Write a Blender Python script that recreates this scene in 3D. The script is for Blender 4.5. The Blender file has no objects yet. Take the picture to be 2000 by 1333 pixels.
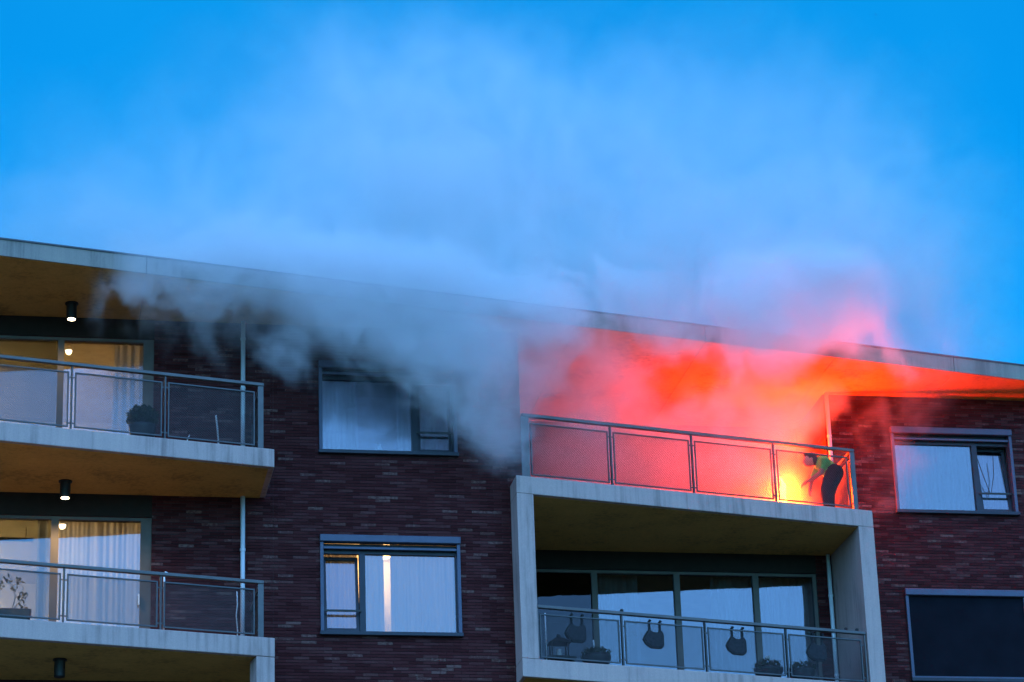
import bpy, bmesh, math, random
import numpy as np
from mathutils import Vector, Matrix

random.seed(7)
rng = np.random.default_rng(11)
S = bpy.context.scene
C = S.collection
R = math.radians

# ------------------------------------------------------------------ camera
K = 0.222                                   # the balcony fronts and the eaves run askew to the walls
cam_d = bpy.data.cameras.new('camera')
cam = bpy.data.objects.new('camera', cam_d)
C.objects.link(cam)
cam_d.sensor_width = 36.0
cam_d.lens = 5609.94 / 2000 * 36
cam_d.clip_start = 0.5
cam_d.clip_end = 6000
_p, _y, _r = 0.3668, 0.18584, -0.03423
_f = Vector((math.sin(_y) * math.cos(_p), math.cos(_y) * math.cos(_p), math.sin(_p)))
_rt = Vector((math.cos(_y), -math.sin(_y), 0))
_up = _rt.cross(_f)
_R = _rt * math.cos(_r) + _up * math.sin(_r)
_U = -_rt * math.sin(_r) + _up * math.cos(_r)
M4 = Matrix((( _R.x, _U.x, -_f.x, -4.1636), (_R.y, _U.y, -_f.y, -43.3559), (_R.z, _U.z, -_f.z, 1.6), (0, 0, 0, 1)))
cam.matrix_world = M4
S.camera = cam

# ------------------------------------------------------------------ sky, dusk light, exposure
SUN_EL, SUN_AZ = 4.0, 188.0                 # last light low behind the camera
W = bpy.data.worlds.new('World')
S.world = W
W.use_nodes = True
wn = W.node_tree
wn.nodes.clear()
sky = wn.nodes.new('ShaderNodeTexSky')
sky.sky_type = 'NISHITA'
sky.sun_disc = False
sky.sun_elevation = R(SUN_EL)
sky.sun_rotation = R(SUN_AZ)
sky.air_density = 1.0
sky.dust_density = 0.3
sky.ozone_density = 4.0
tint = wn.nodes.new('ShaderNodeMix')
tint.data_type = 'RGBA'
tint.blend_type = 'MULTIPLY'
tint.inputs[0].default_value = 1.0
tint.inputs[7].default_value = (0.0, 1.50, 1.93, 1)
bgd = wn.nodes.new('ShaderNodeBackground')
bgd.inputs[1].default_value = 0.15
wo = wn.nodes.new('ShaderNodeOutputWorld')
wn.links.new(sky.outputs[0], tint.inputs[6])
tc = wn.nodes.new('ShaderNodeTexCoord')
cn = wn.nodes.new('ShaderNodeTexNoise')
cn.inputs['Scale'].default_value = 5.0
cn.inputs['Detail'].default_value = 5
cn.inputs['Distortion'].default_value = .6
cr = wn.nodes.new('ShaderNodeMapRange')
cr.inputs['From Min'].default_value = .35
cr.inputs['From Max'].default_value = .75
cr.inputs['To Min'].default_value = 0.0
cr.inputs['To Max'].default_value = .13
cm = wn.nodes.new('ShaderNodeMix')
cm.data_type = 'RGBA'
cm.inputs[7].default_value = (.12, 2.9, 5.2, 1)
wn.links.new(tc.outputs['Generated'], cn.inputs['Vector'])
wn.links.new(cn.outputs[0], cr.inputs['Value'])
wn.links.new(cr.outputs[0], cm.inputs[0])
wn.links.new(tint.outputs[2], cm.inputs[6])
wn.links.new(cm.outputs[2], bgd.inputs[0])
wn.links.new(bgd.outputs[0], wo.inputs[0])

sun_d = bpy.data.lights.new('sun', 'SUN')
sun_d.energy = 4.0
sun_d.angle = R(120)
sun_d.color = (.235, .455, 1.0)
sun = bpy.data.objects.new('sun', sun_d)
C.objects.link(sun)
_az = R(SUN_AZ)
_sd = Vector((math.sin(_az) * math.cos(R(22)), math.cos(_az) * math.cos(R(22)), math.sin(R(22))))
sun.rotation_euler = _sd.to_track_quat('Z', 'Y').to_euler()
sun.location = (-10, -40, 30)

S.view_settings.view_transform = 'Standard'
S.view_settings.look = 'None'
S.view_settings.exposure = 0.6
S.view_settings.gamma = 1
S.render.engine = 'CYCLES'
cy = S.cycles
cy.use_denoising = True
try:
    cy.denoiser = 'OPENIMAGEDENOISE'
except Exception:
    pass
cy.max_bounces = 8
cy.diffuse_bounces = 3
cy.glossy_bounces = 3
cy.transparent_max_bounces = 24
cy.volume_bounces = 4
cy.volume_step_rate = 2.0
cy.use_adaptive_sampling = True
cy.adaptive_threshold = .02
cy.sample_clamp_indirect = 6
cy.caustics_reflective = False
cy.caustics_refractive = False

# ------------------------------------------------------------------ materials
MATS = {}
def mat(name):
    m = bpy.data.materials.new(name)
    m.use_nodes = True
    MATS[name] = m
    return m, m.node_tree, m.node_tree.nodes['Principled BSDF']
def L(nt, a, b):
    nt.links.new(a, b)
def N(nt, t, **kw):
    n = nt.nodes.new(t)
    for k, v in kw.items():
        setattr(n, k, v)
    return n
def math_n(nt, op, a, b=None, c=None):
    n = N(nt, 'ShaderNodeMath', operation=op)
    for i, v in enumerate((a, b, c)):
        if v is None:
            continue
        if isinstance(v, (int, float)):
            n.inputs[i].default_value = v
        else:
            L(nt, v, n.inputs[i])
    return n.outputs[0]
def ramp(nt, fac, stops):
    n = N(nt, 'ShaderNodeValToRGB')
    e = n.color_ramp.elements
    while len(e) < len(stops):
        e.new(0.5)
    for q, (p, c) in zip(e, stops):
        q.position = p
        q.color = (*c, 1)
    L(nt, fac, n.inputs[0])
    return n.outputs[0]
def noise(nt, vec, scale, detail=4, rough=.55):
    n = N(nt, 'ShaderNodeTexNoise')
    n.inputs['Scale'].default_value = scale
    n.inputs['Detail'].default_value = detail
    n.inputs['Roughness'].default_value = rough
    if vec is not None:
        L(nt, vec, n.inputs['Vector'])
    return n.outputs[0]
def scaled(nt, vec, s):
    n = N(nt, 'ShaderNodeVectorMath', operation='MULTIPLY')
    L(nt, vec, n.inputs[0])
    n.inputs[1].default_value = s
    return n.outputs[0]
def bump(nt, h, b, strength=.2, dist=.01):
    n = N(nt, 'ShaderNodeBump')
    n.inputs['Strength'].default_value = strength
    n.inputs['Distance'].default_value = dist
    L(nt, h, n.inputs['Height'])
    L(nt, n.outputs[0], b.inputs['Normal'])
def plain(name, col, rough=.6, metal=0, var=.12, scale=6, spec=None):
    m, nt, b = mat(name)
    g = N(nt, 'ShaderNodeNewGeometry').outputs['Position']
    f = noise(nt, g, scale)
    lo = tuple(x * (1 - var) for x in col)
    hi = tuple(min(1, x * (1 + var)) for x in col)
    L(nt, ramp(nt, f, [(.3, lo), (.7, hi)]), b.inputs['Base Color'])
    b.inputs['Roughness'].default_value = rough
    b.inputs['Metallic'].default_value = metal
    if spec is not None:
        b.inputs['Specular IOR Level'].default_value = spec
    return m

def concrete(name, base, warm):
    m, nt, b = mat(name)
    g = N(nt, 'ShaderNodeNewGeometry').outputs['Position']
    big = noise(nt, scaled(nt, g, (1.2, 1.2, .5)), 1.3, 5, .6)
    streak = noise(nt, scaled(nt, g, (13, 13, .45)), 1.0, 4, .65)
    fine = noise(nt, g, 60, 2)
    f = math_n(nt, 'ADD', math_n(nt, 'MULTIPLY', big, .55), math_n(nt, 'MULTIPLY', streak, .45))
    c1 = ramp(nt, f, [(.36, tuple(x * .60 for x in base)), (.48, base), (.66, tuple(min(1, x * 1.12) for x in warm))])
    mx = N(nt, 'ShaderNodeMix', data_type='RGBA', blend_type='MULTIPLY')
    mx.inputs[0].default_value = .35
    L(nt, c1, mx.inputs[6])
    L(nt, ramp(nt, fine, [(.3, (.6, .6, .6)), (.7, (1, 1, 1))]), mx.inputs[7])
    L(nt, mx.outputs[2], b.inputs['Base Color'])
    b.inputs['Roughness'].default_value = .8
    bump(nt, fine, b, .25, .004)
    return m
concrete('concrete', (.47, .325, .285), (.49, .335, .285))
concrete('fascia', (.28, .24, .20), (.30, .25, .20))
concrete('soffit_warm_lit', (.56, .30, .06), (.60, .32, .07))  # white soffits; the warm street light on them is put into this ochre
plain('plaster_inside', (.55, .48, .36), .9)
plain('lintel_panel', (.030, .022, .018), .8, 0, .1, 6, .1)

BL, CH = 0.24, 0.051
def brick_mat(name):
    m, nt, b = mat(name)
    g = N(nt, 'ShaderNodeNewGeometry').outputs['Position']
    sx = N(nt, 'ShaderNodeSeparateXYZ')
    L(nt, g, sx.inputs[0])
    row = math_n(nt, 'FLOOR', math_n(nt, 'DIVIDE', sx.outputs[2], CH))
    off = math_n(nt, 'MULTIPLY', math_n(nt, 'MODULO', row, 2.0), .5)
    u = math_n(nt, 'ADD', math_n(nt, 'DIVIDE', math_n(nt, 'ADD', sx.outputs[0], sx.outputs[1]), BL), off)
    col = math_n(nt, 'FLOOR', u)
    cb = N(nt, 'ShaderNodeCombineXYZ')
    L(nt, col, cb.inputs[0])
    L(nt, row, cb.inputs[1])
    wh = N(nt, 'ShaderNodeTexWhiteNoise', noise_dimensions='2D')
    L(nt, cb.outputs[0], wh.inputs['Vector'])
    patch = noise(nt, g, .9, 3)
    w2 = math_n(nt, 'ADD', wh.outputs['Value'], math_n(nt, 'MULTIPLY', math_n(nt, 'SUBTRACT', patch, .5), .25))
    w3 = math_n(nt, 'ADD', w2, math_n(nt, 'MULTIPLY', math_n(nt, 'SUBTRACT', noise(nt, g, 22, 3), .5), .35))
    c = ramp(nt, w3, [(0, (.042, .0065, .0065)), (.40, (.062, .009, .009)), (.84, (.074, .013, .012)), (.96, (.094, .026, .021)), (1.0, (.135, .058, .046))])
    return m, nt, b, c, wh, u, sx, row
m, nt, b, c, wh, u, sx, row = brick_mat('brick')
L(nt, c, b.inputs['Base Color'])
L(nt, ramp(nt, wh.outputs['Value'], [(0, (.75, .75, .75)), (.7, (.55, .55, .55)), (1, (.34, .34, .34))]), b.inputs['Roughness'])
b.inputs['Specular IOR Level'].default_value = .12
bump(nt, noise(nt, N(nt, 'ShaderNodeNewGeometry').outputs['Position'], 70, 3), b, .4, .004)
m, nt, b, c, wh, u, sx, row = brick_mat('brick_wall')      # joints between the built bricks, bricks where none are built
fu = math_n(nt, 'FRACT', u)
fv = math_n(nt, 'FRACT', math_n(nt, 'DIVIDE', sx.outputs[2], CH))
ju = math_n(nt, 'LESS_THAN', fu, .034)
jv = math_n(nt, 'LESS_THAN', fv, .16)
jm = math_n(nt, 'MAXIMUM', ju, jv)
mx = N(nt, 'ShaderNodeMix', data_type='RGBA')
L(nt, jm, mx.inputs[0])
L(nt, c, mx.inputs[6])
mx.inputs[7].default_value = (.008, .004, .005, 1)
L(nt, mx.outputs[2], b.inputs['Base Color'])
b.inputs['Roughness'].default_value = .9

plain('steel', (.10, .095, .09), .5, .3, .15, 4)
plain('steel_dark', (.07, .07, .07), .5, .35, .15, 5)
plain('mesh_steel', (.06, .06, .06), .6, .3, .15, 8)
plain('aluminium_dark', (.028, .03, .04), .45, .1, .15, 5, .3)
plain('aluminium_blue', (.075, .08, .115), .45, .2, .1, 5, .3)
plain('timber_frame', (.12, .10, .085), .6, 0, .15, 3, .2)
plain('pipe_white', (.62, .62, .64), .4, 0, .06, 3)
plain('white_paint', (.8, .8, .8), .5, 0, .04, 3)
plain('black_metal', (.018, .017, .016), .45, .3)
plain('flashing', (.06, .062, .066), .4, .6)
plain('bitumen', (.05, .05, .05), .9)
plain('screen_cloth', (.008, .009, .013), .8, 0, .2, 2, .05)
plain('dark_felt', (.022, .022, .025), .95, 0, .3, 25)
plain('pot_glaze', (.05, .05, .06), .35, 0, .2, 9)
plain('terracotta', (.16, .075, .045), .8, 0, .2, 14)
plain('leaf_dark', (.035, .055, .022), .6, 0, .5, 40)
plain('leaf_dry', (.05, .05, .025), .7, 0, .5, 40)
plain('skin_tone', (.50, .30, .22), .55, 0, .06, 20)
plain('hair_brown', (.022, .014, .010), .7, 0, .3, 60)
plain('shirt_green', (.10, .78, .14), .75, 0, .12, 18)
plain('trouser_black', (.006, .006, .008), .9, 0, .3, 20, .1)
plain('shoe_grey', (.06, .06, .06), .7)
plain('flare_tube_red', (.45, .05, .03), .5)
plain('ceramic_white', (.75, .74, .72), .3, 0, .04, 10)
plain('wood_floor', (.20, .13, .08), .5, 0, .2, 6)
plain('sill_stone', (.07, .07, .08), .5)

m, nt, b = mat('ground_paving')
g = N(nt, 'ShaderNodeNewGeometry').outputs['Position']
bt = N(nt, 'ShaderNodeTexBrick')
bt.inputs['Scale'].default_value = 4.0
bt.inputs['Color1'].default_value = (.32, .20, .11, 1)
bt.inputs['Color2'].default_value = (.24, .15, .085, 1)
bt.inputs['Mortar'].default_value = (.08, .06, .045, 1)
L(nt, g, bt.inputs['Vector'])
L(nt, bt.outputs[0], b.inputs['Base Color'])
b.inputs['Roughness'].default_value = .85

m, nt, b = mat('glass')
nt.nodes.remove(b)
tr = N(nt, 'ShaderNodeBsdfTransparent')
tr.inputs[0].default_value = (.60, .66, .68, 1)
gl = N(nt, 'ShaderNodeBsdfGlossy')
gl.inputs['Roughness'].default_value = .01
gl.inputs['Color'].default_value = (.95, .95, 1, 1)
bpn = N(nt, 'ShaderNodeBump')
bpn.inputs['Strength'].default_value = .035
bpn.inputs['Distance'].default_value = .05
L(nt, noise(nt, N(nt, 'ShaderNodeNewGeometry').outputs['Position'], 1.6, 2), bpn.inputs['Height'])
L(nt, bpn.outputs[0], gl.inputs['Normal'])
fr = N(nt, 'ShaderNodeFresnel')
fr.inputs[0].default_value = 1.6
fac = math_n(nt, 'ADD', math_n(nt, 'MULTIPLY', fr.outputs[0], 1.1), .05)     # coated double glazing
ms = N(nt, 'ShaderNodeMixShader')
L(nt, fac, ms.inputs[0])
L(nt, tr.outputs[0], ms.inputs[1])
L(nt, gl.outputs[0], ms.inputs[2])
L(nt, ms.outputs[0], nt.nodes['Material Output'].inputs[0])

m = MATS['glass'].copy()
m.name = 'glass_grey'
MATS['glass_grey'] = m
for n_ in m.node_tree.nodes:
    if n_.type == 'BSDF_TRANSPARENT':
        n_.inputs[0].default_value = (.22, .24, .26, 1)
    if n_.type == 'BSDF_GLOSSY':
        n_.inputs['Color'].default_value = (.30, .30, .32, 1)

m, nt, b = mat('curtain_cloth')
nt.nodes.remove(b)
df = N(nt, 'ShaderNodeBsdfDiffuse')
tl = N(nt, 'ShaderNodeBsdfTranslucent')
g = N(nt, 'ShaderNodeNewGeometry').outputs['Position']
cc = ramp(nt, noise(nt, scaled(nt, g, (30, 30, 1.5)), 1.0, 3), [(.3, (.46, .45, .44)), (.7, (.62, .61, .58))])
L(nt, cc, df.inputs[0])
L(nt, cc, tl.inputs[0])
ms = N(nt, 'ShaderNodeMixShader')
ms.inputs[0].default_value = .35
L(nt, df.outputs[0], ms.inputs[1])
L(nt, tl.outputs[0], ms.inputs[2])
L(nt, ms.outputs[0], nt.nodes['Material Output'].inputs[0])

def emis(name, col, s):
    m, nt, b = mat(name)
    b.inputs['Base Color'].default_value = (*col, 1)
    b.inputs['Emission Color'].default_value = (*col, 1)
    b.inputs['Emission Strength'].default_value = s
    return m
emis('lamp_glow', (1.0, .80, .50), 14)
emis('bulb_glow', (1.0, .66, .28), 9)
emis('flame', (1.0, .50, .03), 40)

# ------------------------------------------------------------------ mesh helpers
class MB:
    def __init__(self):
        self.v = []
        self.f = []
    def add(self, vs, fs):
        o = len(self.v)
        self.v += [tuple(x) for x in vs]
        self.f += [tuple(i + o for i in q) for q in fs]
        return self
    def hexa(self, p):                       # 8 corners: bottom ring 0-3 counter-clockwise from above, top ring 4-7
        return self.add(p, [(3, 2, 1, 0), (4, 5, 6, 7), (0, 1, 5, 4), (1, 2, 6, 5), (2, 3, 7, 6), (3, 0, 4, 7)])
    def box(self, x0, x1, y0, y1, z0, z1):
        return self.hexa([(x0, y0, z0), (x1, y0, z0), (x1, y1, z0), (x0, y1, z0), (x0, y0, z1), (x1, y0, z1), (x1, y1, z1), (x0, y1, z1)])
    def prism(self, poly, z0, z1):           # poly counter-clockwise from above
        n = len(poly)
        vs = [(x, y, z0) for x, y in poly] + [(x, y, z1) for x, y in poly]
        fs = [tuple(range(n - 1, -1, -1)), tuple(range(n, 2 * n))]
        fs += [(i, (i + 1) % n, n + (i + 1) % n, n + i) for i in range(n)]
        return self.add(vs, fs)
    def front(self, a, x0, x1, n0, n1, z0, z1):   # box along the skewed front line y = a + K x, from n0 to n1 inward
        q = math.hypot(1, K)
        nx, ny = -K / q, 1 / q
        P = lambda x, n, z: (x + nx * n, a + K * x + ny * n, z)
        return self.hexa([P(x0, n0, z0), P(x1, n0, z0), P(x1, n1, z0), P(x0, n1, z0), P(x0, n0, z1), P(x1, n0, z1), P(x1, n1, z1), P(x0, n1, z1)])
    def tube(self, pts, r, seg=10, caps=True):
        pts = [Vector(p) for p in pts]
        rr = r if isinstance(r, (list, tuple)) else [r] * len(pts)
        vs = []
        for i, p in enumerate(pts):
            d = (pts[min(i + 1, len(pts) - 1)] - pts[max(i - 1, 0)]).normalized()
            a = d.orthogonal().normalized() if abs(d.z) < .99 else Vector((1, 0, 0))
            if abs(d.z) < .99:
                a = d.cross(Vector((0, 0, 1))).normalized()
            bb = d.cross(a)
            for k in range(seg):
                t = 2 * math.pi * k / seg
                vs.append(p + (a * math.cos(t) + bb * math.sin(t)) * rr[i])
        fs = []
        for i in range(len(pts) - 1):
            for k in range(seg):
                k2 = (k + 1) % seg
                fs.append((i * seg + k, i * seg + k2, (i + 1) * seg + k2, (i + 1) * seg + k))
        if caps:
            fs.append(tuple(range(seg - 1, -1, -1)))
            o = (len(pts) - 1) * seg
            fs.append(tuple(range(o, o + seg)))
        return self.add(vs, fs)
    def lathe(self, prof, c=(0, 0, 0), seg=20):   # prof: (r, z) list
        vs = []
        for r, z in prof:
            for k in range(seg):
                t = 2 * math.pi * k / seg
                vs.append((c[0] + r * math.cos(t), c[1] + r * math.sin(t), c[2] + z))
        fs = []
        for i in range(len(prof) - 1):
            for k in range(seg):
                k2 = (k + 1) % seg
                fs.append((i * seg + k, i * seg + k2, (i + 1) * seg + k2, (i + 1) * seg + k))
        fs.append(tuple(range(seg - 1, -1, -1)))
        o = (len(prof) - 1) * seg
        fs.append(tuple(range(o, o + seg)))
        return self.add(vs, fs)
    def ball(self, c, r, seg=12, rings=8):
        rx, ry, rz = r if isinstance(r, (list, tuple)) else (r, r, r)
        prof = [(math.sin(math.pi * i / rings), -math.cos(math.pi * i / rings)) for i in range(rings + 1)]
        vs = []
        for q, z in prof:
            q = max(q, 1e-3)
            for k in range(seg):
                t = 2 * math.pi * k / seg
                vs.append((c[0] + rx * q * math.cos(t), c[1] + ry * q * math.sin(t), c[2] + rz * z))
        fs = []
        for i in range(rings):
            for k in range(seg):
                k2 = (k + 1) % seg
                fs.append((i * seg + k, i * seg + k2, (i + 1) * seg + k2, (i + 1) * seg + k))
        return self.add(vs, fs)
    def mesh(self, name):
        me = bpy.data.meshes.new(name)
        me.from_pydata(self.v, [], self.f)
        me.update()
        return me
    def build(self, name, m, parent=None, smooth=False, bevel=0, label=None, kind=None):
        me = self.mesh(name)
        me.materials.append(MATS[m])
        if smooth:
            me.polygons.foreach_set('use_smooth', [True] * len(me.polygons))
        o = bpy.data.objects.new(name, me)
        C.objects.link(o)
        if parent:
            o.parent = parent
        if bevel:
            bv = o.modifiers.new('bevel', 'BEVEL')
            bv.width = bevel
            bv.segments = 2
            bv.limit_method = 'ANGLE'
        if label:
            o['label'] = label
        if kind:
            o['kind'] = kind
        return o
def empty(name, loc=(0, 0, 0), parent=None):
    o = bpy.data.objects.new(name, None)
    o.empty_display_size = .2
    C.objects.link(o)
    o.location = loc
    if parent:
        o.parent = parent
    return o
def tag(o, label, cat, group=None, kind=None):
    o['label'] = label
    if cat:
        o['category'] = cat
    if group:
        o['group'] = group
    if kind:
        o['kind'] = kind
    return o

# ------------------------------------------------------------------ ground
gm = MB()
gm.add([(-2500, -2500, 0), (2500, -2500, 0), (2500, 2500, 0), (-2500, 2500, 0)], [(0, 1, 2, 3)])
tag(gm.build('ground', 'ground_paving'), 'brick paved street in front of the apartment block', None, kind='structure')

# ------------------------------------------------------------------ the apartment building
B = empty('apartment_building')
tag(B, 'dark brick apartment block with concrete balconies and a flat overhanging roof', 'building')
A_L, A_R, A_ROOF = -1.510, -1.433, -1.512     # intercepts of the skewed front lines
YM, YR = 0.0, 2.48                            # planes of the two brick walls
XC = 4.08                                     # corner where the wall steps back
S1, B1 = 16.035, 15.740                       # upper slab top and underside
S0, B0 = 13.035, 12.740
ZT, ZB = 18.98, 18.70                         # eaves

# windows: x0, x1, z0, z1 in the wall
W1 = (.79, 3.02, 16.52, 18.08)
W2 = (.79, 3.02, 13.52, 15.14)
W3 = (11.17, 13.38, 16.55, 18.12)
W4 = (11.19, 13.36, 13.54, 15.16)
D1 = (-6.6, -1.86, S1, 18.37)
D0 = (-6.6, -1.86, S0, 15.37)
YT = 4.30                                     # back of the recessed top terrace
T1 = (XC - .25, 9.985, S1, ZB)                # its opening in the wall plane
G1 = (4.9, 9.63, S1, 18.41)
G0 = (4.50, 9.63, S0, 15.41)

def wall_cells(x0, x1, z0, z1, ops):
    xs = sorted({x0, x1, *[o[0] for o in ops], *[o[1] for o in ops]})
    zs = sorted({z0, z1, *[o[2] for o in ops], *[o[3] for o in ops]})
    xs = [x for x in xs if x0 <= x <= x1]
    zs = [z for z in zs if z0 <= z <= z1]
    out = []
    for a, b_ in zip(xs, xs[1:]):
        for c, d in zip(zs, zs[1:]):
            mx_, mz = (a + b_) / 2, (c + d) / 2
            if not any(o[0] < mx_ < o[1] and o[2] < mz < o[3] for o in ops):
                out.append((a, b_, c, d))
    return out
REC = .008                                    # joint depth
def wall(y, x0, x1, ops, name='wall'):
    mb = MB()
    for a, b_, c, d in wall_cells(x0, x1, 0, ZB, ops):
        mb.box(a, b_, y + REC, y + .30, c, d)
    return mb.build(name, 'brick_wall', B)
wall_mid = wall(YM, -6.6, XC - REC, [W1, W2, D1, D0])
wall_right = wall(YR, XC - .25, 16.5, [W3, W4, T1, G0])
wall_ret = MB().box(XC - .30, XC - REC, .30, YR, 0, ZB).box(XC - .30, XC - REC, YR, YT + .3, S1, ZB).build('wall', 'brick_wall', B)
MB().box(9.985, 10.285, YR + .31, YT + .3, S1 - .2, ZB).build('wall', 'brick_wall', B)
mb = MB()
for a, b_, c, d in wall_cells(XC, 9.984, S1, ZB, [G1]):
    mb.box(a, b_, YT, YT + .30, c, d)
mb.build('wall', 'brick_wall', B)

def brick_rects(x0, x1, z0, z1, ops, shift):
    """running bond on the world grid used by the brick material; yields the face of each brick"""
    out = []
    for row in range(int(math.floor(z0 / CH)), int(math.ceil(z1 / CH))):
        zb, zt = row * CH + .16 * CH, (row + 1) * CH
        if zb < z0 or zt > z1:
            continue
        off = .5 * (row % 2)
        segs = [(x0, x1)]
        for o in ops:
            if zt > o[2] + .001 and zb < o[3] - .001:
                ns = []
                for s in segs:
                    if o[1] <= s[0] or o[0] >= s[1]:
                        ns.append(s)
                    else:
                        if o[0] > s[0]:
                            ns.append((s[0], o[0]))
                        if o[1] < s[1]:
                            ns.append((o[1], s[1]))
                segs = ns
        for sa, sb in segs:
            k0 = int(math.floor((sa + shift) / BL + off))
            k1 = int(math.ceil((sb + shift) / BL + off))
            for k in range(k0, k1):
                a = (k - off + .034) * BL - shift
                b_ = (k + 1 - off) * BL - shift
                a2, b2 = max(a, sa), min(b_, sb)
                if b2 - a2 > .03:
                    out.append((a2, b2, zb, zt, abs((b_ - a) - (b2 - a2)) < 1e-6))
    return out
def brick_mass(rects, y, mb, alongx=True):
    for a, b_, c, d, full in rects:
        pr = random.uniform(-.001, .003)
        t1, t2 = random.uniform(-.0025, .0025), random.uniform(-.0018, .0018)
        y0 = y - pr
        if alongx:
            F = [(a, y0 + t1, c), (b_, y0 + t2, c), (b_, y0 - t1 * .5, d), (a, y0 - t2, d)]
            Bk = [(a, y + REC + .01, c), (b_, y + REC + .01, c), (b_, y + REC + .01, d), (a, y + REC + .01, d)]
        else:                                 # return wall facing +X at x = y
            F = [(y + pr + t1, a, c), (y + pr + t2, b_, c), (y + pr - t1, b_, d), (y + pr - t2, a, d)]
            Bk = [(y - REC - .01, a, c), (y - REC - .01, b_, c), (y - REC - .01, b_, d), (y - REC - .01, a, d)]
        mb.add(F + Bk, [(0, 1, 2, 3), (0, 4, 5, 1), (1, 5, 6, 2), (2, 6, 7, 3), (3, 7, 4, 0)])
JX = .047                                     # movement joint beside the balcony end
zlo = 11.6
mid = brick_rects(-1.86, JX - .008, zlo, ZB - .01, [D1, D0], YM) + brick_rects(JX + .008, XC, zlo, ZB - .01, [W1, W2], YM)
single = [q for q in mid if q[4] and q[0] > .80 and q[1] < XC - .1 and 15.2 < q[2] < 16.50]
single = sorted(single, key=lambda q: (abs(q[2] - 15.75), q[0]))[:300]
sset = set(single)
mb = MB()
brick_mass([q for q in mid if q not in sset], YM, mb)
mb.build('brick_courses', 'brick', wall_mid, kind='stuff')
mb = MB()
brick_mass(brick_rects(XC, 16.3, zlo, ZB - .01, [W3, W4, T1, G0], YR), YR, mb)
mb.build('brick_courses', 'brick', wall_right, kind='stuff')
mb = MB()
brick_mass(brick_rects(.0, YT, zlo, ZB - .01, [(YR, YT + 1, 0, S1)], XC), XC, mb, False)
mb.build('brick_courses', 'brick', wall_ret, kind='stuff')
# bricks of the pier between the two stacked windows, each an object
bw, bh = BL * (1 - .034), CH * .84
bmes = []
for v in range(6):
    q = MB()
    t1, t2, t3 = (random.uniform(-.0028, .0028) for _ in range(3))
    F = [(0, t1, 0), (bw, t2, 0), (bw, t3, bh), (0, -t1, bh)]
    Bk = [(0, REC + .01, 0), (bw, REC + .01, 0), (bw, REC + .01, bh), (0, REC + .01, bh)]
    q.add(F + Bk, [(0, 1, 2, 3), (0, 4, 5, 1), (1, 5, 6, 2), (2, 6, 7, 3), (3, 7, 4, 0)])
    me = q.mesh('brick')
    me.materials.append(MATS['brick'])
    bmes.append(me)
for q in single:
    o = bpy.data.objects.new('brick', bmes[random.randrange(6)])
    C.objects.link(o)
    o.parent = wall_mid
    o.location = (q[0], YM - random.uniform(-.001, .003), q[2])

# rooms behind the openings
def room(x0, x1, y0, y1, z0, z1, m='plaster_inside'):
    mb = MB()
    v = [(x0, y0, z0), (x1, y0, z0), (x1, y1, z0), (x0, y1, z0), (x0, y0, z1), (x1, y0, z1), (x1, y1, z1), (x0, y1, z1)]
    mb.add(v, [(0, 1, 2, 3), (7, 6, 5, 4), (1, 2, 6, 5), (2, 3, 7, 6), (3, 0, 4, 7)])
    return mb.build('room', m, B)
room(.25, 3.72, .30, 2.9, 16.10, 18.55)
room(.25, 3.72, .30, 2.9, 13.10, 15.60)
room(-6.6, -1.2, .30, 4.6, 16.036, 18.55)
room(-6.6, -1.2, .30, 4.6, 13.036, 15.60)
room(4.4, 9.95, 4.60, 6.75, 16.036, 18.55)
room(4.4, 10.05, 2.78, 6.5, 13.036, 15.60)
room(10.7, 13.9, 2.78, 6.0, 16.10, 18.55)

# roof: slab, fascia lengths, soffit boards, flashing
q = math.hypot(1, K)
roof = empty('roof', (0, 0, ZB), B)
def rl(o):
    o.location.z -= ZB
    return o
def fy(a, x, n=0):
    return a + K * x + n * q
XA, XB = -7.5, 17.0
rl(MB().prism([(XA, fy(A_ROOF, XA, .03)), (XB, fy(A_ROOF, XB, .03)), (XB, 13), (XA, 13)], ZB + .03, ZT - .012).build('roof_slab', 'bitumen', roof))
cuts = [-7.5, -2.1, 2.6, 7.3, 11.98, 17.0]
for a, b_ in zip(cuts, cuts[1:]):
    rl(MB().front(A_ROOF, a + .006, b_ - .006, 0, .03, ZB, ZT - .01).build('fascia_panel', 'fascia', roof, bevel=.006))
    rl(MB().front(A_ROOF, a + .004, b_ - .004, -.018, .22, ZT - .012, ZT + .012).build('flashing', 'flashing', roof))
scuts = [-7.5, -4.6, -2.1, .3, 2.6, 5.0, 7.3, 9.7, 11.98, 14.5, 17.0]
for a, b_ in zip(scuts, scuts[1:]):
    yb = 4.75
    rl(MB().prism([(a + .004, fy(A_ROOF, a + .004, .03)), (b_ - .004, fy(A_ROOF, b_ - .004, .03)), (b_ - .004, yb), (a + .004, yb)], ZB + .002, ZB + .028).build('soffit_panel', 'soffit_warm_lit', roof))
# body of the block behind the walls
MB().box(-7.4, 16.9, 6.8, 12.8, 0, ZB + .02).build('wall', 'brick_wall', B)
MB().box(-7.4, -7.1, .0, 6.8, 0, ZB).build('wall', 'brick_wall', B)

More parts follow.
